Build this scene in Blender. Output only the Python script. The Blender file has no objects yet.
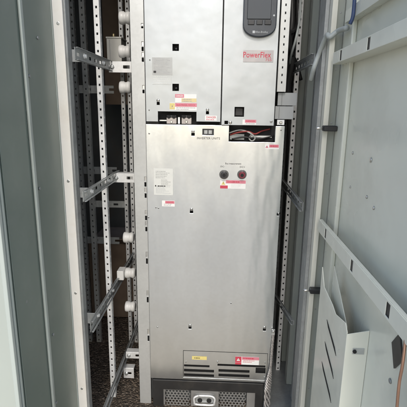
import bpy, bmesh, math, random
from mathutils import Vector, Matrix
random.seed(4)
S = bpy.context.scene
COL = S.collection

# ------------------------------------------------------------------ camera
F = 406.0; CX = CY = 203.5
dn = Vector((-23.5, 1686.5, F)).normalized()
dp = Vector((18.5, -97.5, F)).normalized()
dp = (dp - dn * dn.dot(dp)).normalized()
xr = dn.cross(dp)
AX = (xr, dp, -dn)                       # world X, Y, Z in camera axes (right, down, forward)
EYE = Vector((0.0, -1.30, 1.30))
def ray(px, py):
    c = Vector((px - CX, py - CY, F))
    return Vector((AX[0].dot(c), AX[1].dot(c), AX[2].dot(c)))
def onY(px, py, Y=0.0):
    r = ray(px, py); return EYE + r * ((Y - EYE.y) / r.y)
def onX(px, py, X):
    r = ray(px, py); return EYE + r * ((X - EYE.x) / r.x)

cam = bpy.data.cameras.new('camera')
co = bpy.data.objects.new('camera', cam); COL.objects.link(co)
m = Matrix(((AX[0].x, -AX[0].y, -AX[0].z), (AX[1].x, -AX[1].y, -AX[1].z), (AX[2].x, -AX[2].y, -AX[2].z)))
co.matrix_world = Matrix.Translation(EYE) @ m.to_4x4()
cam.sensor_width = 36; cam.lens = 36 * F / 407.0
cam.clip_start = 0.02; cam.clip_end = 500
S.camera = co

# ------------------------------------------------------------------ materials
def mat(name, color, metal=0.0, rough=0.5, var=0.06, scale=18, bump=0.0, bscale=200, stretch=None, spangle=0.0, rvar=0.08, dirt=None, dirt_amt=0.0, dirt_scale=6, spec=0.5, aniso=0, bdist=.001):
    M = bpy.data.materials.new(name); M.use_nodes = True
    nt = M.node_tree; N = nt.nodes; L = nt.links
    b = N['Principled BSDF']
    b.inputs['Metallic'].default_value = metal
    b.inputs['Roughness'].default_value = rough
    b.inputs['Specular IOR Level'].default_value = spec
    if aniso:                                   # rolled sheet: highlights stretch up and down
        b.inputs['Anisotropic'].default_value = aniso
        tv = N.new('ShaderNodeCombineXYZ'); tv.inputs[2].default_value = 1; L.new(tv.outputs[0], b.inputs['Tangent'])
    tc = N.new('ShaderNodeTexCoord')
    mp = N.new('ShaderNodeMapping'); L.new(tc.outputs['Object'], mp.inputs[0])
    if stretch: mp.inputs['Scale'].default_value = stretch
    nz = N.new('ShaderNodeTexNoise'); nz.inputs['Scale'].default_value = scale; nz.inputs['Detail'].default_value = 6
    L.new(mp.outputs[0], nz.inputs['Vector'])
    rgb = N.new('ShaderNodeRGB'); rgb.outputs[0].default_value = (*color, 1)
    hs = N.new('ShaderNodeHueSaturation'); L.new(rgb.outputs[0], hs.inputs['Color'])
    mr = N.new('ShaderNodeMapRange'); mr.inputs[1].default_value = .3; mr.inputs[2].default_value = .7
    mr.inputs[3].default_value = 1 - var; mr.inputs[4].default_value = 1 + var
    L.new(nz.outputs[0], mr.inputs[0])
    val = mr.outputs[0]
    if spangle:
        vo = N.new('ShaderNodeTexVoronoi'); vo.inputs['Scale'].default_value = 130
        L.new(tc.outputs['Object'], vo.inputs['Vector'])
        sx = N.new('ShaderNodeSeparateColor'); L.new(vo.outputs['Color'], sx.inputs[0])
        m2 = N.new('ShaderNodeMapRange'); m2.inputs[3].default_value = 1 - spangle; m2.inputs[4].default_value = 1 + spangle
        L.new(sx.outputs[0], m2.inputs[0])
        mu = N.new('ShaderNodeMath'); mu.operation = 'MULTIPLY'; L.new(val, mu.inputs[0]); L.new(m2.outputs[0], mu.inputs[1]); val = mu.outputs[0]
    L.new(val, hs.inputs['Value'])
    colout = hs.outputs[0]
    if dirt:
        dz = N.new('ShaderNodeTexNoise'); dz.inputs['Scale'].default_value = dirt_scale; dz.inputs['Detail'].default_value = 8; dz.inputs['Roughness'].default_value = .7
        L.new(tc.outputs['Object'], dz.inputs['Vector'])
        dr = N.new('ShaderNodeMapRange'); dr.inputs[1].default_value = .5; dr.inputs[2].default_value = .75; dr.inputs[3].default_value = 0; dr.inputs[4].default_value = dirt_amt
        L.new(dz.outputs[0], dr.inputs[0])
        mx = N.new('ShaderNodeMix'); mx.data_type = 'RGBA'
        L.new(dr.outputs[0], mx.inputs[0]); L.new(colout, mx.inputs[6]); mx.inputs[7].default_value = (*dirt, 1)
        colout = mx.outputs[2]
    L.new(colout, b.inputs['Base Color'])
    r2 = N.new('ShaderNodeMapRange'); r2.inputs[1].default_value = .3; r2.inputs[2].default_value = .7
    r2.inputs[3].default_value = max(.02, rough - rvar); r2.inputs[4].default_value = min(1, rough + rvar)
    n2 = N.new('ShaderNodeTexNoise'); n2.inputs['Scale'].default_value = scale * .6; n2.inputs['Detail'].default_value = 4
    L.new(mp.outputs[0], n2.inputs['Vector']); L.new(n2.outputs[0], r2.inputs[0]); L.new(r2.outputs[0], b.inputs['Roughness'])
    if bump:
        n3 = N.new('ShaderNodeTexNoise'); n3.inputs['Scale'].default_value = bscale; n3.inputs['Detail'].default_value = 3
        L.new(mp.outputs[0], n3.inputs['Vector'])
        bp = N.new('ShaderNodeBump'); bp.inputs['Strength'].default_value = bump; bp.inputs['Distance'].default_value = bdist
        L.new(n3.outputs[0], bp.inputs['Height']); L.new(bp.outputs[0], b.inputs['Normal'])
    return M

M = {}
M['cover_top'] = mat('pale_zinc_cover', (.44, .465, .475), .4, .38, .07, 5, 1.0, 5, spangle=.012, dirt=(.56, .56, .55), dirt_amt=.4, rvar=.10, bdist=.006)
M['cover_low'] = mat('brushed_zinc_cover', (.65, .68, .69), .92, .24, .05, 4, 1.0, 4, spangle=.02, rvar=.05, stretch=(1.6, 1, .45), bdist=.008, dirt=(.5, .48, .43), dirt_amt=.2, aniso=.45)
M['strip'] = mat('chassis_zinc', (.50, .51, .50), .5, .45, .05, 10, .2, 30, spangle=.03)
M['galv'] = mat('galvanised_steel', (.56, .58, .575), .75, .42, .08, 20, .2, 60, spangle=.06, dirt=(.3, .27, .23), dirt_amt=.3)
M['galv_bright'] = mat('bright_galvanised_steel', (.74, .75, .745), .35, .45, .06, 20, .2, 60, spangle=.05, dirt=(.4, .36, .3), dirt_amt=.2)
M['galv_dark'] = mat('dull_galvanised_steel', (.30, .315, .315), .5, .5, .12, 22, .2, 60, spangle=.06, dirt=(.15, .13, .11), dirt_amt=.4)
M['post'] = mat('painted_front_post', (.72, .705, .66), .1, .4, .04, 9, .1, 40, dirt=(.42, .34, .24), dirt_amt=.3, dirt_scale=9)
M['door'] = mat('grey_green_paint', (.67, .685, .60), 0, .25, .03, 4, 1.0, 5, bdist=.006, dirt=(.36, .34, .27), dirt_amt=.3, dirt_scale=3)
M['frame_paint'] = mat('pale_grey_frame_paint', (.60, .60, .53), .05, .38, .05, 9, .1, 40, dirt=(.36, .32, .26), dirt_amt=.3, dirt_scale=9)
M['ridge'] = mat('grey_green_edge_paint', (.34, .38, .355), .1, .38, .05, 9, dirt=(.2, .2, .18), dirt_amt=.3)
M['door_shaded'] = mat('shaded_grey_green_paint', (.155, .190, .165), .05, .34, .05, 6, .1, 20, dirt=(.24, .26, .24), dirt_amt=.3, dirt_scale=11)  # left door's shade is put into this colour, darker than the right door
M['door_far'] = mat('pale_mint_paint', (.40, .44, .405), 0, .45, .03, 4, .1, 20)
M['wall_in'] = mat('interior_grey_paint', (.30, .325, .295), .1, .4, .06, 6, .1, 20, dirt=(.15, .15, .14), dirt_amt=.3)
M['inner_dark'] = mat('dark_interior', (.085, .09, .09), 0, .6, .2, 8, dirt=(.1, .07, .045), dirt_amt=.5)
M['black'] = mat('black_plastic', (.018, .019, .021), 0, .4, .15, 40)
M['black_steel'] = mat('black_painted_steel', (.022, .022, .022), 0, .38, .15, 30, dirt=(.10, .085, .065), dirt_amt=.3, dirt_scale=14)
M['hole'] = mat('recess_shade_black', (.008, .008, .008), 0, .8, .1, 10)  # near-black painted in for the shade inside holes, slots and recesses
M['screen'] = mat('dark_screen', (.012, .017, .022), 0, .12, .1, 10)
M['keypad'] = mat('dark_slate_plastic', (.03, .037, .047), 0, .32, .1, 40)
M['white_lbl'] = mat('white_label', (.74, .74, .72), 0, .5, .03, 60)
M['grey_lbl'] = mat('grey_foil_label', (.36, .37, .365), .3, .4, .05, 90)
M['plate_lbl'] = mat('pale_data_label', (.62, .63, .60), 0, .45, .03, 60)
M['red'] = mat('red_print', (.50, .05, .08), 0, .5, .08, 80)
M['pink'] = mat('faded_red_print', (.58, .20, .25), 0, .5, .08, 80)
M['yellow'] = mat('yellow_print', (.64, .54, .20), 0, .5, .06, 80)
M['dull_yellow'] = mat('faded_yellow_print', (.62, .52, .27), 0, .5, .06, 80)
M['ink'] = mat('black_ink', (.03, .03, .03), 0, .6, .05, 80)
M['grey_ink'] = mat('grey_ink', (.36, .36, .36), 0, .6, .05, 80)
M['pale_ink'] = mat('pale_ink', (.42, .44, .45), 0, .5, .05, 80)
M['badge'] = mat('badge_foil', (.36, .34, .34), .4, .4, .05, 60)
M['screw'] = mat('zinc_screw', (.62, .62, .60), .9, .3, .08, 60)
M['insul'] = mat('white_insulator', (.60, .60, .58), 0, .42, .05, 30, dirt=(.4, .36, .3), dirt_amt=.25, dirt_scale=20)
M['beige'] = mat('beige_plastic', (.45, .45, .42), 0, .5, .05, 20)
M['card'] = mat('brown_cardboard', (.15, .11, .08), 0, .8, .1, 20, .2, 60)
M['grey_cov'] = mat('dull_grey_plate', (.30, .315, .32), .3, .45, .06, 20, .1, 60)
M['cable'] = mat('black_rubber', (.02, .02, .02), 0, .5, .15, 40)
M['hose'] = mat('grey_hose', (.34, .37, .36), 0, .5, .06, 60)
M['redc'] = mat('red_insulation', (.28, .05, .045), 0, .45, .1, 60)
M['whitec'] = mat('clear_pvc', (.36, .36, .34), 0, .3, .1, 60)
M['copper'] = mat('copper', (.34, .20, .14), .6, .35, .1, 40)
M['brass'] = mat('dull_brass', (.5, .42, .25), .8, .4, .1, 40)
M['term'] = mat('terminal_body', (.42, .38, .35), 0, .5, .1, 60)
M['braid'] = mat('tinned_braid', (.42, .40, .38), .5, .3, .3, 160, 1.0, 300)
M['jack_k'] = mat('black_socket', (.03, .03, .03), 0, .35, .1, 60)
M['jack_r'] = mat('dark_red_socket', (.16, .02, .03), 0, .35, .1, 60)
M['jack_ring'] = mat('socket_ring', (.16, .16, .155), .6, .35, .1, 60)
M['blue'] = mat('blue_tag', (.035, .06, .14), 0, .5, .1, 60)
M['warm_metal'] = mat('perforated_grille_steel', (.46, .46, .45), .7, .38, .07, 20, .2, 50)

def gravel():
    G = bpy.data.materials.new('brown_gravel'); G.use_nodes = True
    nt = G.node_tree; N = nt.nodes; L = nt.links; b = N['Principled BSDF']
    tc = N.new('ShaderNodeTexCoord')
    v = N.new('ShaderNodeTexVoronoi'); v.inputs['Scale'].default_value = 130; L.new(tc.outputs['Object'], v.inputs['Vector'])
    s = N.new('ShaderNodeSeparateColor'); L.new(v.outputs['Color'], s.inputs[0])
    cr = N.new('ShaderNodeValToRGB'); L.new(s.outputs[0], cr.inputs[0])
    e = cr.color_ramp.elements
    e[0].color = (.05, .04, .03, 1); e[1].color = (.24, .20, .16, 1)
    e.new(.5).color = (.085, .064, .046, 1); e.new(.85).color = (.17, .13, .095, 1)
    L.new(cr.outputs[0], b.inputs['Base Color']); b.inputs['Roughness'].default_value = .85
    bp = N.new('ShaderNodeBump'); bp.inputs['Distance'].default_value = .01; bp.inputs['Strength'].default_value = 1
    iv = N.new('ShaderNodeMath'); iv.operation = 'SUBTRACT'; iv.inputs[0].default_value = 1; L.new(v.outputs['Distance'], iv.inputs[1])
    L.new(iv.outputs[0], bp.inputs['Height']); L.new(bp.outputs[0], b.inputs['Normal'])
    return G
M['gravel'] = gravel()
M['bounce_concrete'] = mat('beige_bounce_ground', (.50, .435, .345), 0, .8, .12, 3, .3, 60, dirt=(.22, .19, .15), dirt_amt=.5, dirt_scale=2)

# ------------------------------------------------------------------ mesh builder
class MB:
    def __init__(s): s.bm = bmesh.new(); s.mats = []
    def mi(s, name):
        if name not in s.mats: s.mats.append(name)
        return s.mats.index(name)
    def face(s, pts, mt):
        f = s.bm.faces.new([s.bm.verts.new(p) for p in pts]); f.material_index = s.mi(mt); return f
    def box(s, x0, x1, y0, y1, z0, z1, mt):
        if x0 > x1: x0, x1 = x1, x0
        if y0 > y1: y0, y1 = y1, y0
        if z0 > z1: z0, z1 = z1, z0
        v = [s.bm.verts.new(p) for p in ((x0,y0,z0),(x1,y0,z0),(x1,y1,z0),(x0,y1,z0),(x0,y0,z1),(x1,y0,z1),(x1,y1,z1),(x0,y1,z1))]
        k = s.mi(mt)
        for q in ((0,3,2,1),(4,5,6,7),(0,1,5,4),(1,2,6,5),(2,3,7,6),(3,0,4,7)):
            s.bm.faces.new([v[i] for i in q]).material_index = k
        return s
    def prism(s, pts, off, mt):                 # closed outline swept by a vector
        off = Vector(off); k = s.mi(mt)
        a = [s.bm.verts.new(p) for p in pts]; b = [s.bm.verts.new(Vector(p) + off) for p in pts]
        n = len(pts)
        fs = [s.bm.faces.new(a), s.bm.faces.new(b[::-1])]
        for i in range(n): fs.append(s.bm.faces.new((a[i], b[i], b[(i+1) % n], a[(i+1) % n])))
        for f in fs: f.material_index = k
        bmesh.ops.recalc_face_normals(s.bm, faces=fs)
        return s
    def lathe(s, p0, axis, prof, mt, seg=20):   # prof: (distance along, radius)
        axis = Vector(axis).normalized(); p0 = Vector(p0)
        u = axis.orthogonal().normalized(); w = axis.cross(u); k = s.mi(mt)
        rings = []
        for t, r in prof:
            c = p0 + axis * t
            rings.append([s.bm.verts.new(c + (u * math.cos(2*math.pi*i/seg) + w * math.sin(2*math.pi*i/seg)) * max(r, 1e-5)) for i in range(seg)])
        fs = []
        for a, b in zip(rings, rings[1:]):
            for i in range(seg): fs.append(s.bm.faces.new((a[i], a[(i+1) % seg], b[(i+1) % seg], b[i])))
        fs.append(s.bm.faces.new(rings[0][::-1])); fs.append(s.bm.faces.new(rings[-1]))
        for f in fs: f.material_index = k; f.smooth = len(f.verts) == 4
        bmesh.ops.recalc_face_normals(s.bm, faces=fs)
        return s
    def tube(s, path, r, mt, seg=10, sub=6):
        P = [Vector(p) for p in path]; pts = []
        if len(P) > 2:
            Q = [P[0]] + P + [P[-1]]
            for i in range(1, len(Q) - 2):
                for j in range(sub):
                    t = j / sub; a, b, c, d = Q[i-1], Q[i], Q[i+1], Q[i+2]
                    pts.append(.5 * ((2*b) + (c-a)*t + (2*a-5*b+4*c-d)*t*t + (-a+3*b-3*c+d)*t**3))
            pts.append(P[-1])
        else: pts = P
        k = s.mi(mt); rings = []; u = None
        for i, p in enumerate(pts):
            d = (pts[min(i+1, len(pts)-1)] - pts[max(i-1, 0)]).normalized()
            u = d.orthogonal().normalized() if u is None else (u - d * u.dot(d)).normalized()
            w = d.cross(u)
            rr = r(i / (len(pts)-1)) if callable(r) else r
            rings.append([s.bm.verts.new(p + (u*math.cos(2*math.pi*j/seg) + w*math.sin(2*math.pi*j/seg)) * rr) for j in range(seg)])
        fs = []
        for a, b in zip(rings, rings[1:]):
            for i in range(seg): fs.append(s.bm.faces.new((a[i], a[(i+1) % seg], b[(i+1) % seg], b[i])))
        fs.append(s.bm.faces.new(rings[0][::-1])); fs.append(s.bm.faces.new(rings[-1]))
        for f in fs: f.material_index = k; f.smooth = True
        bmesh.ops.recalc_face_normals(s.bm, faces=fs)
        return s
    def plate(s, x0, x1, z0, z1, holes, y, th, mt, mapf=None):
        """sheet in x,z with real rectangular cut-outs; front at y, th deep"""
        xs = sorted({x0, x1, *[min(max(h[i], x0), x1) for h in holes for i in (0, 1)]})
        zs = sorted({z0, z1, *[min(max(h[i], z0), z1) for h in holes for i in (2, 3)]})
        k = s.mi(mt); fv = {}; bv = {}
        g = mapf or (lambda a, b, c: (a, b, c))
        def V(d, i, j, yy):
            if (i, j) not in d: d[(i, j)] = s.bm.verts.new(g(xs[i], yy, zs[j]))
            return d[(i, j)]
        def solid(i, j):
            if i < 0 or j < 0 or i >= len(xs)-1 or j >= len(zs)-1: return False
            cx = (xs[i]+xs[i+1])/2; cz = (zs[j]+zs[j+1])/2
            return not any(h[0] < cx < h[1] and h[2] < cz < h[3] for h in holes)
        fs = []
        for i in range(len(xs)-1):
            for j in range(len(zs)-1):
                if not solid(i, j): continue
                fs.append(s.bm.faces.new((V(fv,i,j,y), V(fv,i+1,j,y), V(fv,i+1,j+1,y), V(fv,i,j+1,y))))
                fs.append(s.bm.faces.new((V(bv,i,j+1,y+th), V(bv,i+1,j+1,y+th), V(bv,i+1,j,y+th), V(bv,i,j,y+th))))
                for (di, dj, a, b) in ((-1,0,(i,j+1),(i,j)), (1,0,(i+1,j),(i+1,j+1)), (0,-1,(i,j),(i+1,j)), (0,1,(i+1,j+1),(i,j+1))):
                    if not solid(i+di, j+dj):
                        fs.append(s.bm.faces.new((V(fv,*b,y), V(fv,*a,y), V(bv,*a,y+th), V(bv,*b,y+th))))
        for f in fs: f.material_index = k
        return s
    def text(s, string, cx, cz, y, h, mt, width=None, track=1.0, weight=0):
        cu = bpy.data.curves.new('t', 'FONT'); cu.body = string; cu.size = 1; cu.align_x = 'CENTER'; cu.align_y = 'CENTER'
        cu.space_character = track; cu.offset = weight; cu.resolution_u = 2
        ob = bpy.data.objects.new('t', cu); COL.objects.link(ob)
        dg = bpy.context.evaluated_depsgraph_get(); me = bpy.data.meshes.new_from_object(ob.evaluated_get(dg))
        xs = [v.co.x for v in me.vertices]; ys = [v.co.y for v in me.vertices]
        sy = h / (max(ys)-min(ys)); sx = sy if not width else width / (max(xs)-min(xs))
        mx = (max(xs)+min(xs))/2; my = (max(ys)+min(ys))/2; k = s.mi(mt)
        vs = [s.bm.verts.new((cx+(v.co.x-mx)*sx, y, cz+(v.co.y-my)*sy)) for v in me.vertices]
        for p in me.polygons:
            try: s.bm.faces.new([vs[i] for i in p.vertices]).material_index = k
            except ValueError: pass
        bpy.data.objects.remove(ob); bpy.data.curves.remove(cu); bpy.data.meshes.remove(me)
        return s
    def build(s, name, parent=None, bevel=0, seg=1, smooth=False):
        me = bpy.data.meshes.new(name); s.bm.to_mesh(me); s.bm.free()
        for n in s.mats: me.materials.append(M[n])
        o = bpy.data.objects.new(name, me); COL.objects.link(o)
        if parent:
            o.parent = parent
            if parent.type == 'EMPTY': o.matrix_parent_inverse = Matrix.Translation(parent.location).inverted()
        if bevel:
            b = o.modifiers.new('bevel', 'BEVEL'); b.width = bevel; b.segments = seg; b.limit_method = 'ANGLE'; b.angle_limit = math.radians(40)
        return o

def tag(o, label=None, cat=None, group=None, kind=None):
    if label: o['label'] = label
    if cat: o['category'] = cat
    if group: o['group'] = group
    if kind: o['kind'] = kind
    return o
def thing(name, loc, label, cat, group=None):
    o = bpy.data.objects.new(name, None); COL.objects.link(o); o.location = loc; o.empty_display_size = .1
    return tag(o, label, cat, group)

GZ = 0.20
# ------------------------------------------------------------------ ground
g = MB(); g.face([(-60, -60, GZ), (60, -60, GZ), (60, 60, GZ), (-60, 60, GZ)], 'gravel')
tag(g.build('ground'), kind='structure')
g = MB(); g.face([(-40, -40, GZ+.004), (40, -40, GZ+.004), (40, -.21, GZ+.004), (-40, -.21, GZ+.004)], 'bounce_concrete')  # unseen ground in front, added to reflect warm light onto the lower cover
tag(g.build('bounce_pavement'), kind='structure')

# ------------------------------------------------------------------ the cabinet
CL, CR, CF, CB, CT = -.437, .302, -.2, .80, 2.05
cab = thing('control_cabinet', (-.07, CF, GZ), 'open grey steel control cabinet with perforated posts and two swung doors around the drive', 'cabinet')

def channel(name, x, y, z0, z1, w, d, mt, parent, pitch=.0255, hw=.0052, hh=.0068, face='front', shift=0):
    """U-shaped perforated upright. face: which way the punched web looks"""
    n = int((z1 - z0) / pitch)
    holes = [(-hw/2, hw/2, z0 + shift + (i+.5)*pitch - hh/2, z0 + shift + (i+.5)*pitch + hh/2) for i in range(n)]
    f = {'front': lambda a, b, c: (x + a, y + b, c), 'inner_right': lambda a, b, c: (x - b, y + a, c), 'inner_left': lambda a, b, c: (x + b, y - a, c)}[face]
    mb = MB(); t = .002
    mb.plate(-w/2, w/2, z0, z1, holes, 0, t, mt, f)
    sideholes = [(t + d*.3, t + d*.3 + hw, h[2], h[3]) for h in holes]
    for sx in (-1, 1):
        e = w/2 * sx
        mb.plate(t, d, z0, z1, sideholes, 0, t, mt, lambda a, b, c, e=e, sx=sx: f(e - sx*b, a, c))
    return mb.build(name, parent, .0006)

def rail(name, x, y0, y1, zc, h, mt, parent, side=1, pitch=.05, slot=.022, sh=.009, dz=0):
    """punched side rail running back; web faces +x (side=1) or -x"""
    n = int((y1-y0)/pitch)
    holes = [(y0+(i+.5)*pitch-slot/2, y0+(i+.5)*pitch+slot/2, zc-sh/2, zc+sh/2) for i in range(n)]
    mb = MB()
    sl = lambda yy: dz * (yy-y0)/(y1-y0)
    mb.plate(y0, y1, zc-h/2, zc+h/2, holes, 0, .002, mt, lambda a, b, c: (x - side*b, a, c + sl(a)))
    for e in (-1, 1):
        zz = zc + e*h/2
        mb.plate(y0, y1, .002, .008, [], 0, .002, mt, lambda a, b, c, e=e, zz=zz: (x + side*c + side*.0004, a, zz - e*b + sl(a)))
    return mb.build(name, parent, .0006)

# front posts with a folded inner return and rivets
mb = MB(); mb.box(CL, -.411, CF, -.165, GZ, CT, 'post')
for z in (.42, .75, 1.09, 1.50): mb.lathe((-.424, CF+.0003, z), (0,-1,0), [(0,.0045),(.0015,.004)], 'screw', 12)
mb.build('front_post', cab, .003, 2)
mb = MB(); mb.box(-.4105, -.405, CF+.006, -.166, GZ, CT, 'galv_dark'); mb.build('post_return', cab, .001)
mb = MB(); mb.box(.266, .279, CF-.004, -.15, GZ, CT, 'frame_paint'); mb.box(.2795, .300, CF+.008, -.15, GZ, CT, 'wall_in')
mb.box(.256, .2655, CF+.025, -.12, GZ, CT, 'galv_dark')
for i in range(9):
    mb.lathe((.290, CF+.0083, .45+i*.135), (0,-1,0), [(0,.0028),(.001,.0024)], 'galv_dark', 10)
mb.build('front_post', cab, .0025, 2)
mb = MB(); mb.box(.301, .315, CF-.018, CF+.02, GZ+.05, CT, 'frame_paint'); mb.build('hinge_strip', cab, .003, 2)

# uprights
channel('perforated_post', -.393, .035, GZ, CT, .018, .02, 'galv_bright', cab)
channel('perforated_post', -.406, .40, GZ, CT, .015, .02, 'galv_bright', cab)
channel('perforated_post', -.381, .41, GZ, CT, .015, .02, 'galv_bright', cab)
channel('perforated_post', .259, .20, GZ, CT, .016, .02, 'galv_bright', cab)
channel('perforated_post', .262, .42, GZ, CT, .02, .02, 'galv_dark', cab)

# side rails
rail('side_rail', -.379, -.215, .17, 1.426, .032, 'galv_dark', cab)
rail('side_rail', -.379, -.215, .17, 1.050, .030, 'galv', cab)
rail('side_rail', -.379, -.215, .38, .648, .036, 'galv_dark', cab, pitch=.03, slot=.012)
rail('side_rail', -.370, -.19, .42, .305, .032, 'galv_dark', cab, pitch=.03, slot=.012)
rail('side_rail', .248, -.12, .42, 1.428, .030, 'galv_dark', cab, side=-1)
rail('side_rail', .246, -.12, .42, 1.012, .028, 'galv_dark', cab, side=-1)
rail('side_rail', .246, -.11, .445, .626, .016, 'galv_dark', cab, side=-1, dz=-.14)

# cross brackets tying the rails to the drive
for (xa, xb, zc, y, hh) in ((-.384, -.288, 1.423, .12, .036), (-.384, -.288, 1.045, .12, .034), (-.360, -.285, .327, .12, .027), (-.372, -.33, .245, .12, .045)):
    b = MB(); xm = (xa+xb)/2 + (.012 if hh < .04 else 0)
    b.plate(xa, xb, zc-hh/2, zc+hh/2, [(xm-.011, xm+.011, zc-.005, zc+.005)], y, .003, 'galv_bright')
    b.box(xa, xb, y+.0032, y+.03, zc+hh/2-.003, zc+hh/2, 'galv_bright')
    cb = b.build('cross_bracket', cab, .0008)
    q_ = MB(); q_.lathe((xa+.012, y-.0002, zc), (0,-1,0), [(0,.008),(.0015,.008),(.0016,.0062),(.006,.0062),(.0065,.004)], 'galv', 6); q_.build('bolt', cb)

# folded tabs tying each rail to the front post
for z, h in ((1.426, .032), (1.050, .030), (.648, .036)):
    b = MB(); b.box(-.412, -.3812, -.1645, -.1620, z-h/2, z+h/2, 'galv_dark'); b.box(-.3840, -.3812, -.1618, -.130, z-h/2+.002, z+h/2-.002, 'galv_dark'); b.build('rail_tab', cab, .0006)
# bolts holding the rails to the front and middle uprights
for z in (1.426, 1.050, .648):
    for y in (-.145, .035):
        b = MB(); b.lathe((-.3788, y, z+.0005), (1,0,0), [(0,.0075),(.0015,.0075),(.0016,.0058),(.006,.0058),(.0066,.004)], 'galv_bright', 6); b.build('rail_bolt', cab)

# right side wall with folded profiles, back wall, roof and floor frame
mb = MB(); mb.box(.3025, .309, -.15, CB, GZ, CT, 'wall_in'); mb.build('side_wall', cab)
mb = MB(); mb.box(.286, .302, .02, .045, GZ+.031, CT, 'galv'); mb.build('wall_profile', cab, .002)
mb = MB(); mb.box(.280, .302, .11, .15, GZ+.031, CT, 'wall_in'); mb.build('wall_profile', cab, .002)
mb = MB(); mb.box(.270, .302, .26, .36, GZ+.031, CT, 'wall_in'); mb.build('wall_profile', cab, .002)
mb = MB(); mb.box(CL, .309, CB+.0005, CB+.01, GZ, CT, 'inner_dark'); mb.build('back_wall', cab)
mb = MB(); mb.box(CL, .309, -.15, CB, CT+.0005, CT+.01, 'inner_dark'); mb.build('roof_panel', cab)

mb = MB(); mb.box(.178, .3020, -.12, CB-.001, GZ+.0045, GZ+.03, 'galv_dark'); mb.build('floor_plate', cab, .002)

# standoff insulators on the rear uprights
ribs = [(0,.014),(.004,.019),(.010,.0205),(.016,.0175),(.020,.0175),(.024,.0205),(.034,.0205),(.038,.019),(.040,.012)]
for (px, py, sq) in ((130,18,0), (129.5,51.5,0), (130,87.5,0), (133,237.5,0), (134.5,273,1), (134.5,306.5,0)):
    p = onY(px, py, .13); mb = MB()
    mb.lathe((p.x+.004, .13, p.z), (-1,0,0), ribs, 'insul', 24)
    if sq: mb.box(p.x-.062, p.x-.0362, .105, .15, p.z-.021, p.z+.016, 'insul')
    mb.build('standoff_insulator', cab, .002 if sq else 0)

# ---- left door, swung wide, seen almost edge-on
dl = MB(); dl.box(-.445, -.4375, -.535, -.205, GZ+.05, CT, 'door_shaded'); dl = tag(dl.build('cabinet_door', cab, .002), 'shaded grey-green left door seen almost edge on')
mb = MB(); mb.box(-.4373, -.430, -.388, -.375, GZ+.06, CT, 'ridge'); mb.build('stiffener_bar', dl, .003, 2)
mb = MB(); mb.box(-.4373, -.428, -.556, -.546, GZ+.05, CT, 'door_far'); mb.box(-.4373, -.434, -.5455, -.537, GZ+.05, CT, 'door_shaded'); mb.box(-.4373, -.430, -.5365, -.530, GZ+.05, CT, 'door_far'); mb.build('door_lip', dl, .0015, 2)
mb = MB(); mb.box(-.4373, -.4345, -.515, -.40, GZ+.10, CT-.05, 'door_shaded'); mb.build('inner_panel', dl, .002)
for (y, z) in ((-.49,1.42),(-.36,1.36),(-.355,1.10),(-.47,.86),(-.345,.70),(-.36,.50),(-.3,1.45)):
    mb = MB(); mb.lathe((-.4373, y, z), (1,0,0), [(0,.004),(.003,.0035)], 'galv_dark', 10); mb.build('bolt', dl)

# ---- right door, swung square to the cabinet, inner face towards us
DX = .310
dr = MB(); dr.box(DX, DX+.006, -.85, -.205, GZ+.04, CT, 'door'); dr = tag(dr.build('cabinet_door', cab, .001), 'pale grey right door with stiffener bars and a document pocket')
def hat(z0, z1, y0, y1, out, slots, sh, name='stiffener_bar'):
    b = MB()
    zc = (z0+z1)/2
    b.plate(y0, y1, z0, z1, [(s-.008, s+.008, zc-sh/2, zc+sh/2) for s in slots], 0, .002, 'door', lambda a, bb, c: (DX-out+bb, a, c))
    b.box(DX-out+.0022, DX-.0004, y0, y1, z0, z0+.002, 'door')
    b.box(DX-out+.0022, DX-out+.010, y0, y1, z1-.002, z1, 'door')
    for s_ in slots: b.box(DX-out+.0022, DX-out+.004, s_-.011, s_+.011, max(zc-sh, z0+.003), min(zc+sh, z1-.003), 'black')  # black strips behind the slots paint the shade inside the bar
    return b.build(name, dr, .0012, 2)
hat(1.404, 1.432, -.84, -.225, .038, (-.475, -.29, -.66), .022)
hat(.972, 1.005, -.84, -.225, .040, (-.515, -.30, -.7), .024)
hat(1.497, 1.525, -.84, -.235, .020, (-.6,), .02)
mb = MB(); mb.box(DX-.012, DX-.0004, -.275, -.207, GZ+.06, CT-.03, 'door'); mb.build('door_lip', dr, .003, 2)
mb = MB(); mb.box(DX-.028, DX-.0004, -.85, -.775, GZ+.05, CT, 'door'); 
mb.build('door_lip', dr, .003, 2)
for (px, py, rr) in ((353,153,.0038),(371,160,.0055),(350.5,187,.003),(367,197,.004),(390.5,381,.005),(374,208,.004)):
    p = onX(px, py, DX); mb = MB(); mb.lathe((DX-.0004, p.y, p.z), (-1,0,0), [(0,rr),(.0015,rr*.9),(.0022,rr*.5)], 'screw' if rr != .005 else 'galv_dark', 14)
    mb.build('rivet', dr)
p = onX(397, 350, DX-.002)
mb = MB(); mb.prism([(DX-.0005, p.y-.024, p.z-.004), (DX-.0005, p.y, p.z-.036), (DX-.0005, p.y+.02, p.z+.002), (DX-.0005, p.y-.003, p.z+.034)], (-.003,0,0), 'black_steel'); mb.build('diamond_hole_shade', dr)  # dark diamond patch painting the shade of a hole in the door
# door catches on the hinge side
for (px, py) in ((319,125.5), (306,265), (296.5,383)):
    p = onX(px, py, .29); mb = MB()
    mb.box(.262, .297, CF-.030, CF-.009, p.z-.007, p.z+.007, 'black'); mb.lathe((.262, CF-.02, p.z), (-1,0,0), [(0,.004),(.014,.004),(.018,.002)], 'screw', 10)
    mb.build('door_catch', dr, .002)
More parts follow.
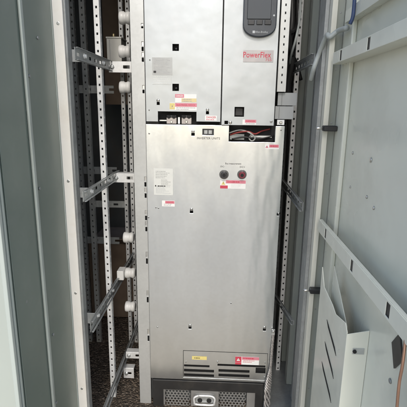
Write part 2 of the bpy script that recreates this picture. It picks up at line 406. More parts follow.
# document pocket
PX = DX - .045
mb = MB()
def pt(y, z, x=PX): return (x, y, z)
prof = [(-.545,.40),(-.545,.855),(-.53,.868),(-.46,.850),(-.43,.858),(-.35,.865),(-.318,.905),(-.318,.40)]
mb.prism([pt(y, z) for y, z in prof], (.002,0,0), 'door')
mb.prism([(DX-.0005,-.5455,.40), (DX-.0005,-.5455,.862), (PX-.0005,-.5455,.852), (PX-.0005,-.5455,.40)], (0,-.002,0), 'door')
mb.box(PX+.0025, DX-.001, -.545, -.318, .395, .40, 'door')
mb.prism([(PX+.014,-.50,.42),(PX+.014,-.50,.842),(PX+.017,-.36,.925),(PX+.017,-.345,.42)], (.002,0,0), 'door')
mb.lathe((PX+.018, -.5478, .815), (0,-1,0), [(0,.004),(.004,.004)], 'hole', 10)
mb.box(PX+.014, PX+.038, -.5490, -.5478, .808, .822, 'galv')
pk = mb.build('document_pocket', dr, .001)
for (a, b) in (((327,324),(336,351)), ((325,346),(333.5,374)), ((322,366),(331,398))):
    A = onX(*a, PX-.0004); B = onX(*b, PX-.0004); w = .011
    mb = MB(); mb.prism([(PX-.0004, A.y+.004, A.z+.010), (PX-.0004, A.y-.012, A.z-.002), (PX-.0004, B.y-.004, B.z-.010), (PX-.0004, B.y+.012, B.z+.002)], (-.0008,0,0), 'hole'); mb.build('pocket_slot', dr)

# ------------------------------------------------------------------ the drive
drv = thing('motor_drive', (-.02, .2, GZ), 'tall zinc-plated motor drive with keypad, warning stickers and vents, in the cabinet middle', 'drive')
def R(px0, py0, px1, py1, Y=0.0):
    """rectangle on the drive face -> x0,x1,z0,z1 (mean of its edges)"""
    a, b, c, d = onY(px0, py0, Y), onY(px1, py0, Y), onY(px0, py1, Y), onY(px1, py1, Y)
    return ((a.x+c.x)/2, (b.x+d.x)/2, (c.z+d.z)/2, (a.z+b.z)/2)
LX0, LX1, LZ0, LZ1 = -.240, .198, .318, 1.241
SEAM = 1.250; UT = 1.90
# chassis body behind
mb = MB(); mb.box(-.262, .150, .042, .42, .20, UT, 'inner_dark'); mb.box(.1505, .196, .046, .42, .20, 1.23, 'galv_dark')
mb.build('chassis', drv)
# left mounting strip with hinge slots
def slots(ranges, px0, px1, Y):
    out = []
    for a, b in ranges:
        n = max(2, int((b-a)/5))
        for i in range(n):
            z0 = a + (b-a)*i/n + .6; z1 = a + (b-a)*(i+1)/n - .6
            out.append(R(px0, z0, px1, z1, Y))
    return out
mb = MB()
hs = slots([(22,28),(40,61),(83,92),(173,195),(206,228),(247,260),(285,298),(323,336)], 0, 0, .012)
hs = [(-.2500, -.2440, h[2], h[3]) for h in hs]
mb.plate(-.284, -.2415, .20, UT, hs, .010, .003, 'strip')
mb.box(-.284, -.2805, .0132, .20, .20, UT, 'strip')
mb.build('mounting_strip', drv, .0008)
for h in hs[::2]:
    mb = MB(); mb.box(-.2512, -.2430, .0135, .020, h[2]-.001, h[3]+.001, 'screw')
    mb.build('hinge_pin', drv)
# right upper strip
mb = MB()
hs2 = [(.1805, .1835, z, z+.006) for z in [1.37+.022*i for i in range(20)]]
mb.plate(.1685, .196, 1.345, UT, hs2, .012, .003, 'strip'); mb.box(.1685, .1715, .0152, .2, 1.345, UT, 'strip')
mb.build('mounting_strip', drv, .0008)

def screwhole(px, py, Y=0):                 # a keyhole cut with a screw standing in its upper half
    p = onY(px, py, Y); return (p.x-.0048, p.x+.0048, p.z-.0075, p.z+.0015), p
def screw_part(parent, *a, name='cover_screw'):
    mb = MB(); screw(mb, *a); return mb.build(name, parent)
def screw(mb, p, y, r=.0052, dz=.0062, mt='screw'):
    mb.lathe((p.x, y, p.z+dz), (0,-1,0), [(0,r),(.0018,r*.92),(.0026,r*.5)], mt, 14)
    mb.box(p.x-r*.75, p.x+r*.75, y-.0030, y-.00262, p.z+dz-.0007, p.z+dz+.0007, 'hole')

# upper left cover
ULx0, ULx1 = -.2375, -.0045
cut = R(158, 111.5, 196.5, 126)
sq = [R(172.5, 44, 179.0, 51), R(172.5, 83.8, 179.0, 91)]
kh = [screwhole(158.3, 102.5), screwhole(207.5, 111.8)]
mb = MB()
bz = onY(209, 121.6).z
mb.plate(ULx0, ULx1, SEAM, UT, [(cut[0], cut[1], SEAM-.01, cut[3]), (cut[1]-.0001, ULx1+.01, SEAM-.01, bz)] + sq + [k[0] for k in kh], -.002, .003, 'cover_top')
for e in (ULx0, ULx1-.002): mb.box(e, e+.002, .0012, .03, bz, UT, 'cover_top')
uc = tag(mb.build('upper_cover', drv, .0015, 2), 'wide left upper cover with data label and cut-out over terminals')
for k, p in kh: screw_part(uc, p, -.0022)
for px, py in ((150,60),(149.3,110)): screw_part(uc, onY(px, py), -.0022, .002, 0)
for s in sq:
    mb = MB()
    mb.box(s[0]-.004, s[1]+.004, .019, .024, s[2]-.004, s[3]+.004, 'hole')
    c = (s[0]+s[1])/2; z = (s[2]+s[3])/2
    mb.lathe((c, .0185, z-.002), (0,-1,0), [(0,.006),(.006,.005),(.008,.002)], 'black', 12)
    mb.build('latch_recess', uc)
# upper right cover
URx0, URx1 = -.0005, .1625
win = R(234.5, 107, 244, 116.8)
rh = R(224.5, 120.8, 228, 124.6)
URb = onY(250, 125.3).z
mb = MB(); mb.plate(URx0, URx1, URb, UT, [win, rh], -.004, .003, 'cover_top')
for e in (URx0, URx1-.002): mb.box(e, e+.002, -.0008, .03, URb, UT, 'cover_top')
mb.box(URx0+.003, URx1-.003, -.0008, .02, URb, URb+.002, 'cover_top')
ur = tag(mb.build('upper_cover', drv, .0015, 2), 'narrow right upper cover carrying the keypad and red badge')
mb = MB(); mb.box(win[0]-.003, win[1]+.003, .0185, .022, win[2]-.003, win[3]+.003, 'hole'); mb.box(win[0]+.004, win[1]-.004, .014, .0186, win[2]+.004, win[3]-.004, 'black'); mb.build('latch_recess', ur)
mb = MB(); mb.box(rh[0]-.003, rh[1]+.003, .0185, .022, rh[2]-.003, rh[3]+.003, 'hole'); mb.build('latch_recess', ur)  # only a near-black sheet here, painting the shade in the round hole
screw_part(ur, onY(230.3, 122.3), -.0042, .0055, 0); screw_part(ur, onY(271, 121.5), -.0042, .004, 0)
# keypad
kx0, kx1, _, _ = R(242.8, 5, 276, 38); kc = (kx0+kx1)/2; kw = (kx1-kx0)/2
zb = onY(259, 38).z; zt = zb + .22; zs = onY(259, 25).z
outl = [(kx1, zt), (kx0, zt), (kx0, zs)]
for i in range(1, 16):
    a = math.pi * i / 16; outl.append((kc - kw*math.cos(a), zs - (zs-zb)*math.sin(a)**.8))
outl.append((kx1, zs))
mb = MB(); mb.prism([(x, -.0045, z) for x, z in outl], (0, -.013, 0), 'keypad'); kp = mb.build('keypad', drv, .003, 3)
s = R(247, 2, 270.5, 20.5)
mb = MB(); mb.box(s[0], s[1], -.0205, -.0178, s[2], zt-.01, 'screen'); mb.build('screen', kp, .001)
mb = MB()
for a, b in ((247.5, 254), (256, 262), (264, 270.5)):
    q = R(a, 21.3, b, 26); mb.box(q[0], q[1], -.0205, -.0178, q[2], q[3], 'black')
mb.build('button_row', kp, .0015, 2)
mb = MB(); c = onY(273.3, 16.8); mb.lathe((c.x, -.0178, c.z), (0,-1,0), [(0,.003),(.001,.0027)], 'pale_ink', 12); mb.build('indicator_lamp', kp); mb = MB()
c = onY(253.3, 33); mb.box(c.x-.0035, c.x+.0035, -.0183, -.0179, c.z-.0035, c.z+.0035, 'pale_ink')
c = onY(261, 33.3); mb.text('Allen-Bradley', c.x, c.z, -.0183, .007, 'pale_ink', .037); mb.build('keypad_lettering', kp)
# badge
q = R(243.2, 50.4, 273.3, 62.2)
mb = MB(); mb.box(q[0], q[1], -.0056, -.0043, q[2], q[3], 'badge')
c = onY(257, 55); mb.text('PowerFlex', c.x, c.z, -.0059, .0165, 'red', .083, weight=.012)
c = onY(268.3, 60); mb.text('755', c.x, c.z, -.0059, .0075, 'red', .018); mb.build('name_badge', drv)

# lower cover
op = R(229, 126.5, 275.2, 142)
lslot = []
for (a, b, c, d) in ((184,364.9,209.5,366.9),(217.5,364.7,265.5,366.7),(184,369.4,214,372),(218.5,369.7,249.5,372.3),(184,374.0,214,376.6),(218.5,374.3,249.5,376.9)):
    lslot.append(R(a, b, c, d))
lslot.append(R(255.6, 367.8, 265.6, 373.3))
flap = R(183.2, 352, 267.2, 378.8)
disp = R(202.6, 129, 213.6, 135.2)
lk = [screwhole(193, 133.5), screwhole(191.5, 211), screwhole(190, 327), screwhole(264.5, 329), screwhole(278.5, 213.5), screwhole(281.5, 135+15), screwhole(151, 218)]
mb = MB()
mb.plate(LX0, LX1, LZ0, LZ1, [(op[0], op[1], op[2], LZ1+.01), disp, flap] + [k[0] for k in lk[:5]], 0, .003, 'cover_low')
mb.box(LX0+.003, op[0]-.002, .0032, .018, LZ1-.002, LZ1, 'cover_low')
mb.box(LX0, LX0+.002, .0032, .040, LZ0, LZ1, 'cover_low'); mb.box(LX1-.002, LX1, .0032, .044, LZ0, LZ1, 'cover_low')
lc = tag(mb.build('lower_cover', drv, .0015, 2), 'large brushed lower cover with test sockets and vent slots')
for k, p in lk[:4]: screw_part(lc, p, -.0002)
screw_part(lc, lk[4][1], -.0002, .003, 0)
for px, py in ((148.6,217.3),(149.2,133.5),(157.5,327),(231,303),(156,207.5),(158.5,208),(281,130)):
    screw_part(lc, onY(px, py), -.0002, .0026, 0)
mb = MB(); mb.box(LX0+.01, op[0]-.02, .0145, .018, LZ0+.006, LZ1-.01, 'hole'); mb.box(op[0]-.0195, LX1-.01, .0145, .018, LZ0+.006, op[2]-.02, 'hole'); mb.build('cover_shade_sheet', drv)  # near-black sheets painted in as the shade behind vent slots and cut-outs
# the vent panel outline, a shallow embossed flap
v = (flap[0]+.0012, flap[1]-.0012, flap[2]+.0005, flap[3]-.0016)
mb = MB()
mb.plate(v[0], v[1], v[2], v[3], lslot, .0004, .0022, 'cover_low'); mb.build('vent_flap', lc)
for px, py in ((186,361.5),(217.5,361.5),(265,362.5),(264.5,377)): screw_part(lc, onY(px, py), 0, .0024, 0, name='flap_screw')
# display window
mb = MB(); mb.box(disp[0]+.0005, disp[1]-.0005, .004, .012, disp[2]+.0005, disp[3]-.0005, 'black')
w = (disp[1]-disp[0])
for i in (0, 1):
    a = disp[0] + w*(.14+.40*i); mb.box(a, a+w*.30, .0025, .0038, disp[2]+.004, disp[3]-.004, 'grey_lbl')
mb.build('indicator_window', lc)
mb = MB(); c = onY(208.5, 138.3); mb.text('INVERTER UNITS', c.x, c.z, -.0005, .0068, 'ink', .073, track=1.1, weight=.01); mb.build('caption', lc)

# test sockets
for px, mt in ((224.0, 'jack_k'), (241.9, 'jack_r')):
    c = onY(px, 174.4); mb = MB()
    mb.lathe((c.x, -.0003, c.z), (0,-1,0), [(0,.0150),(.004,.0150),(.006,.0135)], 'jack_ring', 28)
    mb.lathe((c.x, -.0063, c.z), (0,-1,0), [(0,.0115),(.010,.0105),(.012,.009)], mt, 24)
    mb.lathe((c.x, -.0185, c.z), (0,-1,0), [(0,.0055),(.0006,.0055)], 'hole', 16)
    mb.build('test_socket', lc)
mb = MB(); c = onY(233.3, 163.6); mb.text('Bus measurement', c.x, c.z, -.0005, .0058, 'ink', .051, weight=.008)
c = onY(222.6, 166.5); mb.text('DC-', c.x, c.z, -.0005, .005, 'ink', .013, weight=.01)
c = onY(242.4, 167.0); mb.text('DC+', c.x, c.z, -.0005, .005, 'ink', .016, weight=.01); mb.build('caption', lc)

# ---- stickers
def lines(mb, q, y, n, mt, left=.06, right=.94, fill=.38, jitter=.4):
    n = int(n*1.35+.5) if n > 2 else n; h = (q[3]-q[2])/n; W = q[1]-q[0]
    for i in range(n):
        zc = q[3] - (i+.5)*h; x = q[0]+W*left; xe = q[0]+W*(right - jitter*random.random())
        while x < xe:
            w = min(.0012+.0050*random.random(), xe-x)
            mb.face([(x, y, zc-h*fill/2), (x+w, y, zc-h*fill/2), (x+w, y, zc+h*fill/2), (x, y, zc+h*fill/2)], mt); x += w + .0011
def sticker(name, parent, rect, Y, base, th=.0006):
    q = R(*rect); mb = MB(); mb.box(q[0], q[1], Y-th-.0002, Y-.0002, q[2], q[3], base); return mb, q, Y-th-.0005
def sub(q, a, b, c, d):                       # fraction of a rectangle: left, right, bottom, top
    W = q[1]-q[0]; H = q[3]-q[2]; return (q[0]+W*a, q[0]+W*b, q[2]+H*c, q[2]+H*d)
def band(mb, q, y, mt): mb.face([(q[0],y,q[2]),(q[1],y,q[2]),(q[1],y,q[3]),(q[0],y,q[3])], mt)
def triangle(mb, cx, cz, h, y, mt):
    mb.face([(cx-h*.58, y, cz-h/2), (cx+h*.58, y, cz-h/2), (cx, y, cz+h/2)], mt)
    mb.face([(cx-h*.05, y-.0003, cz-h*.2), (cx+h*.05, y-.0003, cz-h*.2), (cx+h*.06, y-.0003, cz+h*.2), (cx-h*.06, y-.0003, cz+h*.2)], 'ink')

YU = -.002
mb, q, y = sticker('data_label', drv, (152.3,57.5,172.4,75), YU, 'grey_lbl')
lines(mb, sub(q,.03,.97,.05,.95), y, 8, 'grey_ink', jitter=.2, fill=.30); mb.face([(q[0]+.004,y-.0003,q[2]+.006),(q[0]+.012,y-.0003,q[2]+.006),(q[0]+.012,y-.0003,q[2]+.012),(q[0]+.004,y-.0003,q[2]+.012)],'ink')
tag(mb.build('data_label', uc), 'grey foil data label')
mb, q, y = sticker('data_label', drv, (152.3,75.6,171.5,84.5), YU, 'cover_top'); lines(mb, q, y, 3, 'plate_lbl', jitter=.3, fill=.2); tag(mb.build('data_label', uc), 'faded pale label under the grey one')
mb, q, y = sticker('warning_label', drv, (175.2,94.2,196.5,102.6), YU, 'white_lbl')
r = sub(q,0,.42,.58,1); band(mb, r, y, 'pink'); mb.text('DANGER', (r[0]+r[1])/2, (r[2]+r[3])/2, y-.0003, .0062, 'white_lbl', (r[1]-r[0])*.75)
r = sub(q,.3,1,.05,.5); band(mb, r, y, 'dull_yellow'); lines(mb, r, y-.0003, 2, 'grey_ink')
tag(mb.build('warning_label', uc), 'red and yellow warning sticker')
mb, q, y = sticker('warning_label', drv, (169.8,103,196.8,110.2), YU, 'white_lbl')
r = sub(q,.2,1,.48,.98); band(mb, r, y, 'pink'); mb.text('ELECTRICAL SHOCK', (r[0]+r[1])/2, (r[2]+r[3])/2, y-.0003, .0052, 'red', (r[1]-r[0])*.85, weight=.01)
c = sub(q,0,.19,.1,.95); band(mb, c, y, 'yellow'); triangle(mb, (c[0]+c[1])/2, (c[2]+c[3])/2, .012, y-.0003, 'dull_yellow'); lines(mb, sub(q,.2,1,.02,.44), y, 2, 'grey_ink')
tag(mb.build('warning_label', uc), 'pink warning sticker with a yellow triangle')
mb, q, y = sticker('warning_label', drv, (205,115.6,216.8,120.6), YU, 'white_lbl')
r = sub(q,.1,.95,.42,.92); mb.text('DANGER', (r[0]+r[1])/2, (r[2]+r[3])/2, y, .0065, 'red', (r[1]-r[0])*.95, weight=.012); lines(mb, sub(q,.05,.95,0,.4), y, 1, 'pink')
tag(mb.build('warning_label', uc), 'small white sticker with red word')
mb, q, y = sticker('warning_label', drv, (242.4,119.6,256,124.6), -.004, 'white_lbl')
r = sub(q,.18,1,.4,1); band(mb, r, y, 'pink'); mb.text('DANGER', (r[0]+r[1])/2, (r[2]+r[3])/2, y-.0003, .0055, 'red', (r[1]-r[0])*.8, weight=.01); lines(mb, sub(q,.2,1,0,.38), y, 1, 'grey_ink')
tag(mb.build('warning_label', ur), 'small red-headed sticker below the square hole')
mb, q, y = sticker('warning_label', drv, (265,144.3,279,149.0), 0, 'white_lbl')
r = sub(q,.3,.98,.3,.95); band(mb, r, y, 'pink'); lines(mb, r, y-.0003, 1, 'red'); triangle(mb, q[0]+.006, (q[2]+q[3])/2, .008, y, 'pink')
tag(mb.build('warning_label', lc), 'small pink sticker at the upper right corner')
mb, q, y = sticker('data_label', drv, (153.8,168.4,173,195), 0, 'plate_lbl')
lines(mb, sub(q,.05,.95,.62,.92), y, 4, 'grey_lbl'); lines(mb, sub(q,.05,.95,.05,.34), y, 5, 'pale_ink'); lines(mb, sub(q,.35,.95,.36,.6), y, 5, 'grey_lbl')
mb.face([(q[0]+.004,y,q[2]+.028),(q[0]+.008,y,q[2]+.028),(q[0]+.008,y,q[2]+.033),(q[0]+.004,y,q[2]+.033)],'ink'); c=sub(q,.2,.6,.31,.37); lines(mb, c, y-.0003, 1, 'ink', 0, 1, .7, 0)
tag(mb.build('data_label', lc, .0004), 'tall pale data label')
mb, q, y = sticker('warning_label', drv, (162,200.6,174.8,206.4), 0, 'white_lbl')
r = sub(q,.25,.98,.5,.95); band(mb, r, y, 'pink'); mb.text('DANGER', (r[0]+r[1])/2, (r[2]+r[3])/2, y-.0003, .006, 'red', (r[1]-r[0])*.8, weight=.01); lines(mb, sub(q,.1,.8,.05,.5), y, 2, 'grey_ink')
tag(mb.build('warning_label', lc), 'white and pink sticker under the data label')
mb, q, y = sticker('warning_label', drv, (220.2,180.2,245.6,188.6), 0, 'white_lbl')
r = sub(q,.22,1,.62,1); band(mb, r, y, 'pink'); mb.text('DANGER', r[0]+.016, (r[2]+r[3])/2, y-.0003, .0062, 'red', .022, weight=.02); lines(mb, sub(q,.5,.98,.66,.96), y-.0003, 1, 'red')
triangle(mb, q[0]+.010, q[2]+.018, .012, y, 'yellow'); r = sub(q,0,.30,-.0,.36); band(mb, r, y-.0003, 'red'); lines(mb, sub(q,.4,.98,.1,.55), y, 3, 'plate_lbl')
tag(mb.build('warning_label', lc), 'white and red sticker under the test sockets')
mb, q, y = sticker('warning_label', drv, (192,356.3,206.8,359.6), 0, 'yellow'); lines(mb, sub(q,.1,.9,.2,.8), y, 1, 'ink'); tag(mb.build('warning_label', lc), 'narrow yellow sticker on the vent flap')
mb, q, y = sticker('warning_label', drv, (235.2,356.8,259.0,364.6), 0, 'white_lbl')
r = sub(q,0,.26,.28,1); band(mb, r, y, 'red'); triangle(mb, (r[0]+r[1])/2, (r[2]+r[3])/2, .011, y-.0003, 'white_lbl'); r = sub(q,.28,1,.62,1); band(mb, r, y, 'pink'); lines(mb, r, y-.0003, 1, 'red'); lines(mb, sub(q,.28,1,.25,.6), y, 2, 'red'); r = sub(q,0,.26,-.0,.26); band(mb, r, y, 'red')
tag(mb.build('warning_label', lc), 'red and white sticker on the vent flap')

# ---- terminal opening under the upper left cover
mb = MB()
a = onY(160, 124, .02); 
mb.box(cut[0]-.004, -.008, .036, .040, 1.225, cut[3]+.02, 'hole')  # near-black sheet put in as the shade of the terminal cavity
mb.build('terminal_bay_shade', drv)
for px in (171.5, 186.5):
    c = onY(px, 121.5, .012); mb = MB()
    mb.box(c.x-.0155, c.x+.0155, .010, .034, 1.243, c.z+.012, 'term')
    for s in (-.008, .008): mb.lathe((c.x+s, .0098, c.z+.015), (0,-1,0), [(0,.0058),(.004,.005)], 'hole', 14)
    mb.box(c.x-.0155, c.x+.0155, .012, .034, c.z+.0125, c.z+.020, 'black')
    mb.lathe((c.x, .0097, c.z-.001), (0,-1,0), [(0,.0045),(.003,.004)], 'screw', 12)
    mb.build('terminal_block', drv, .001)
mb = MB(); c = onY(163, 120.5, .02); mb.box(c.x-.012, c.x+.012, .024, .030, c.z-.002, c.z+.002, 'galv'); mb.build('busbar', drv); mb = MB(); c = onY(178.9, 121, .02); mb.box(c.x-.003, c.x+.003, .022, .034, 1.243, c.z+.012, 'galv_bright'); mb.build('terminal_divider', drv)
# ---- cable opening at the right
mb = MB(); mb.box(op[0]-.012, op[1]+.004, .0405, .0415, op[2]-.01, 1.30, 'hole');  # near-black back sheet carries the shade inside the opening
mb.box(op[0]+.004, op[0]+.05, .034, .040, op[2]+.004, op[2]+.022, 'galv_dark'); mb.box(op[0]+.07, op[1]-.006, .034, .040, op[2]+.012, op[2]+.018, 'galv')
mb.build('cable_bay', drv)
# ---- grey cover plates on the right flank
for (a, label) in (((277.5,92.8,296.8,105.6), None), ((274.8,106.2,293.3,119.2), None)):
    q = R(*a, .03); mb = MB(); mb.box(q[0], q[1], .026, .030, q[2], q[3], 'grey_cov'); mb.box(q[0]+.012, q[0]+.014, .0245, .0258, q[2]+.002, q[3]-.002, 'galv_dark'); mb.build('flank_plate', drv, .001)
q = R(277, 119.8, 284.5, 125.2, .02); mb = MB(); mb.box(q[0], q[1], .02, .025, q[2], q[3], 'galv_bright'); mb.lathe(((q[0]+q[1])/2, .0198, (q[2]+q[3])/2), (0,-1,0), [(0,.006),(.003,.005)], 'screw', 6); mb.build('flank_bracket', drv, .001)

# ---- black plinth with perforated grille and handle
PZ1 = LZ0 - .003
gr = R(163.5, 390.6, 254.5, 430)
gz0, gz1 = .20, gr[3]
mb = MB(); mb.plate(-.232, .176, GZ, PZ1, [(gr[0], gr[1], GZ-.01, gz1)], -.004, .03, 'black_steel')
mb.box(-.232, .176, .0262, .3, PZ1-.02, PZ1-.001, 'black_steel'); mb.build('plinth_frame', drv, .002, 2)
mb = MB(); mb.box(gr[0]-.01, gr[1]+.01, .06, .064, GZ, gz1+.01, 'hole'); mb.build('grille_shade_sheet', drv)  # near-black sheet paints the shade seen through the grille
def honeycomb(x0, x1, z0, z1, pitch, rad, y, mt, mb):
    rows = int((z1-z0)/(pitch*.866))+1; k = mb.mi(mt)
    for r_ in range(rows):
        z = z1 - pitch*.5 - r_*pitch*.866; n = int((x1-x0)/pitch) + 1
        for c_ in range(n):
            x = x0 + pitch*.5 + c_*pitch + (pitch*.5 if r_ % 2 else 0)
            if x > x1 - pitch*.3: continue
            o = []; i_ = []
            for a in range(6):
                t = math.radians(60*a+30); R_ = pitch*.5774
                o.append(mb.bm.verts.new((x+R_*math.cos(t), y, z+R_*math.sin(t)))); i_.append(mb.bm.verts.new((x+rad*math.cos(t), y, z+rad*math.sin(t))))
            b_ = [mb.bm.verts.new(v_.co + Vector((0,.002,0))) for v_ in i_]
            for a in range(6):
                e = (a+1) % 6
                mb.bm.faces.new((o[a], o[e], i_[e], i_[a])).material_index = k
                mb.bm.faces.new((i_[a], i_[e], b_[e], b_[a])).material_index = k
mb = MB(); y = .006
zt_ = gz1-.006
xL0, xL1 = onY(165,395).x, onY(190,395).x; xR0, xR1 = onY(219,395).x, onY(246,395).x
honeycomb(xL0, xL1, GZ, zt_, .0125, .0050, y, 'warm_metal', mb)
honeycomb(xR0, xR1, GZ, zt_, .0125, .0050, y, 'warm_metal', mb)
mb.box(gr[0], gr[1], y+.0005, y+.004, zt_+.0005, gz1, 'warm_metal'); mb.box(gr[0], xL0-.001, y+.0005, y+.004, GZ, zt_, 'warm_metal')
mb.box(xL1+.0035, xR0-.001, y+.0005, y+.004, GZ, zt_, 'warm_metal'); mb.box(xR1+.0035, gr[1], y+.0005, y+.004, GZ, zt_, 'warm_metal')
gri = mb.build('vent_grille', drv)
# handle: a rounded frame with two finger holes
c = onY(204.5, 398); mb = MB()
hw, hh = .037, .019
mb.tube([(c.x-hw*.6, -.012, c.z+hh), (c.x+hw*.6, -.012, c.z+hh), (c.x+hw, -.014, c.z+hh*.6), (c.x+hw, -.014, c.z-hh*.3), (c.x+hw*.8, -.012, c.z-hh), (c.x-hw*.8, -.012, c.z-hh), (c.x-hw, -.014, c.z-hh*.3), (c.x-hw, -.014, c.z+hh*.6), (c.x-hw*.6, -.012, c.z+hh)], .0038, 'galv_bright')
mb.box(c.x-hw*.9, c.x+hw*.9, -.004, .004, c.z-hh*.9, c.z+hh*.4, 'galv')
for s in (-.017, .017): mb.lathe((c.x+s, -.0042, c.z-hh*.35), (0,-1,0), [(0,.009),(.002,.009),(.003,.007)], 'hole', 18)
mb.build('handle', gri)

# ------------------------------------------------------------------ cables and straps
def cable(name, pts, r, mt, label, cat='cable', group=None):
    mb = MB(); mb.tube(pts, r, mt); return tag(mb.build(name), label, cat, group)
pA = lambda px, py, Y: tuple(onY(px, py, Y))
cable('power_cable', [pA(291,-30,.20), pA(292,20,.18), pA(289,42,.15), pA(292,62,.16), pA(288,88,.2), pA(290,140,.25), pA(286,230,.27), pA(281,340,.27), pA(278,420,.27)], .011, 'cable', 'thick black cable hanging down between the drive and the right perforated post')
cable('control_cable', [pA(298,-20,.25), pA(296,25,.2), pA(288,34,.1), pA(290,50,.11), pA(296,62,.2), pA(301,80,.22)], .006, 'cable', 'thin black cable looping beside the top right of the drive')
cable('control_cable', [pA(287,-20,.12), pA(288,20,.10), pA(291,48,.13), pA(287,72,.17), pA(292,90,.22)], .005, 'cable', 'thin black cable running close along the right edge strip of the drive')
cable('signal_cable', [pA(301,-20,.14), pA(300,15,.12), pA(296,38,.09), pA(291,56,.12), pA(289,70,.2)], .0038, 'hose', 'thin grey cable curving behind the right edge strip of the drive')
cable('red_wire', [pA(230,135,.036), pA(238,132.5,.020), pA(248,131.5,.014), pA(255,134,.018), pA(262,131,.03), pA(270,129,.038)], .0024, 'redc', 'thin red wire crossing the dark opening below the right upper cover', 'wire')
cable('white_wire', [pA(229,133,.03), pA(240,130,.022), pA(250,133,.012), pA(255,138,.014), pA(252,141,.02), pA(249,138,.03), pA(252,134,.036)], .0024, 'whitec', 'thin whitish wire looping in the dark opening below the right upper cover', 'wire')
cable('dark_wire', [pA(232,139,.03), pA(244,137,.028), pA(258,139,.028), pA(273,136,.036)], .0024, 'cable', 'thin dark wire low in the dark opening below the right upper cover', 'wire')
bp_ = [onY(273.5, 333, -.004), onY(272, 350, -.010), onY(271, 364, -.012), onY(269.5, 376, -.013), onY(267.5, 390, -.015), onY(266.5, 425, -.016)]
mb = MB()
for st in range(4):
    pts = []
    for i in range(61):
        t = i/60*(len(bp_)-1); k = min(int(t), len(bp_)-2); c = bp_[k].lerp(bp_[k+1], t-k)
        w = .0026 + .0062*min(1, max(0, (t-2.3)/1.2)); a = t*9 + st*math.pi/2
        pts.append((c.x + w*math.cos(a), c.y + w*.6*math.sin(a), c.z))
    mb.tube(pts, lambda t: .0021+.0019*min(1, max(0, (t-.42)*3)), 'braid', 8, 2)
c = bp_[0]; mb.box(c.x-.007, c.x+.004, -.0075, -.0045, c.z-.006, c.z+.016, 'galv'); mb.lathe((c.x-.0015, -.0076, c.z+.009), (0,-1,0), [(0,.0052),(.004,.0050),(.005,.003)], 'screw', 6)
o = tag(mb.build('braided_strap'), 'silvery twisted strap hanging at the lower right corner of the drive', 'strap'); o.data.name = 'braided_strap'
hp = [onX(347, 28, .286), onX(338, 31, .28), onX(330, 37, .262), Vector((.258, -.20, 1.475)), onX(319, 54, .25), onX(314, 68, .24), onX(311, 80, .24)]
mb = MB(); mb.tube(hp, .0062, 'hose', 12); h_ = mb.build('cable_hose'); tag(h_, 'grey cable hose bridging from the cabinet to the top of the right door', 'hose')
a = onX(353, 16, .285); mb = MB(); mb.tube([(a.x, a.y, a.z+.04), (a.x, a.y, a.z), (a.x-.004, a.y+.004, a.z-.016)], .0042, 'blue', 10); tag(mb.build('blue_cable'), 'short blue cable end beside the top bar of the right door', 'cable')
cable('earth_lead', [tuple(onX(405.5, 340, .272)), tuple(onX(402.5, 365, .268)), tuple(onX(399, 385, .268)), tuple(onX(396, 420, .27))], .0022, 'copper', 'bare copper earth lead along the lower edge of the right door', 'wire')

# ------------------------------------------------------------------ neighbouring cabinet on the left
nb = thing('neighbouring_cabinet', (-.8, -.15, GZ), 'closed pale grey-green cabinet standing behind the left door, its dark inside open to the posts', 'cabinet')
mb = MB(); mb.box(-1.25, -.450, -.17, -.155, GZ+.04, CT, 'door_far'); mb.build('cabinet_door', nb, .003, 2)
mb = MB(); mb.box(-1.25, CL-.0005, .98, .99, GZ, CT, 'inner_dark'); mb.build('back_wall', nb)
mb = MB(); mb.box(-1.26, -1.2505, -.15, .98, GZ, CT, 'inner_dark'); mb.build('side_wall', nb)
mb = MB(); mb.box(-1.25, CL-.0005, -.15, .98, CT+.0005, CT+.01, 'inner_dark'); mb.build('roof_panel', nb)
channel('perforated_post', -.558, .40, GZ, CT, .022, .02, 'galv', nb)
channel('perforated_post', -.60, .40, GZ, CT, .016, .02, 'galv_dark', nb)
channel('perforated_post', -.53, .06, GZ, CT, .02, .03, 'galv_dark', nb)
for z, mt in ((1.36, 'galv'), (1.02, 'galv_dark'), (.70, 'galv_dark')):
    mb = MB(); mb.plate(-1.2, -.45, z-.016, z+.016, [(-.62+.05*i, -.598+.05*i, z-.005, z+.005) for i in range(4)], .43, .003, mt); mb.build('cross_rail', nb, .0006)
mb = MB(); mb.plate(-.55, -.41, .855, .885, [(-.52+.05*i, -.50+.05*i, .865, .874) for i in range(3)], .43, .003, 'galv'); mb.build('cross_rail', nb, .0006)
mb = MB(); mb.box(-.55, -.385, .66, .68, 1.30, 1.9, 'card'); tag(mb.build('rear_plate', nb), 'dull brown plate high at the back')

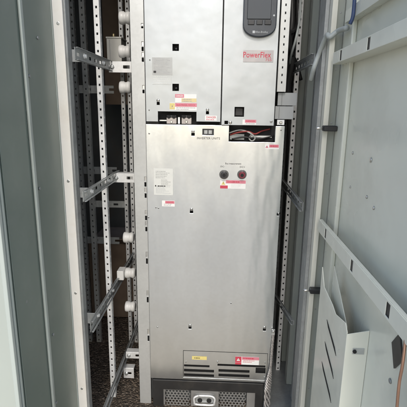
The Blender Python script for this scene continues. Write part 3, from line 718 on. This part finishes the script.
q = R(107, 38.5, 121.5, 66.5, .25)
mb = MB(); mb.box(q[0], q[1], .25, .33, q[2], q[3], 'beige'); mb.box(q[0]+.010, q[0]+.0125, .2485, .2498, q[2]+.004, q[3]-.004, 'grey_ink')
mb.box(q[0]-.002, q[1]+.002, .248, .332, q[3]+.0004, q[3]+.006, 'beige'); mb.lathe(((q[0]+q[1])/2-.008, .28, q[3]+.0064), (0,0,1), [(0,.005),(.012,.005),(.016,.002)], 'brass', 12)
mb.build('housing', None, .002)
tb = bpy.data.objects['housing']; tb.name = 'terminal_box'; tag(tb, 'beige plastic terminal box beside the upper white insulators behind the left rail', 'box')

bx = thing('cardboard_box', (-.52, .75, GZ), 'brown cardboard box on the gravel behind the left perforated posts', 'box')
mb = MB(); mb.box(-.66, -.43, .62, .90, GZ+.01, .62, 'card'); mb.build('carton', bx, .003)
mb = MB(); mb.prism([(-.66,.619,.62),(-.43,.619,.62),(-.43,.56,.66),(-.66,.56,.66)], (0,.002,.003), 'card'); mb.build('flap', bx)

# ------------------------------------------------------------------ light: soft overcast day from behind the camera's left
W = bpy.data.worlds.new('World'); S.world = W; W.use_nodes = True
nt = W.node_tree; bg = nt.nodes['Background']
sky = nt.nodes.new('ShaderNodeTexSky'); sky.sky_type = 'NISHITA'; sky.sun_disc = False
EL, AZ = math.radians(38), math.radians(177)         # compass bearing of the sun: behind the camera, to its left
sky.sun_elevation = EL; sky.sun_rotation = AZ; sky.air_density = 1.0; sky.dust_density = 1.6; sky.ozone_density = 1
nt.links.new(sky.outputs[0], bg.inputs[0]); bg.inputs[1].default_value = .15
sl = bpy.data.lights.new('sun', 'SUN'); sl.energy = .85; sl.angle = math.radians(11); sl.color = (1, .96, .89)
so = bpy.data.objects.new('sun', sl); COL.objects.link(so)
d = Vector((math.sin(AZ)*math.cos(EL), math.cos(AZ)*math.cos(EL), math.sin(EL)))
so.rotation_euler = d.to_track_quat('Z', 'Y').to_euler(); so.location = (-2, -4, 5)

S.view_settings.view_transform = 'Standard'; S.view_settings.look = 'None'; S.view_settings.exposure = .85; S.view_settings.gamma = 1
S.render.resolution_x = S.render.resolution_y = 1024
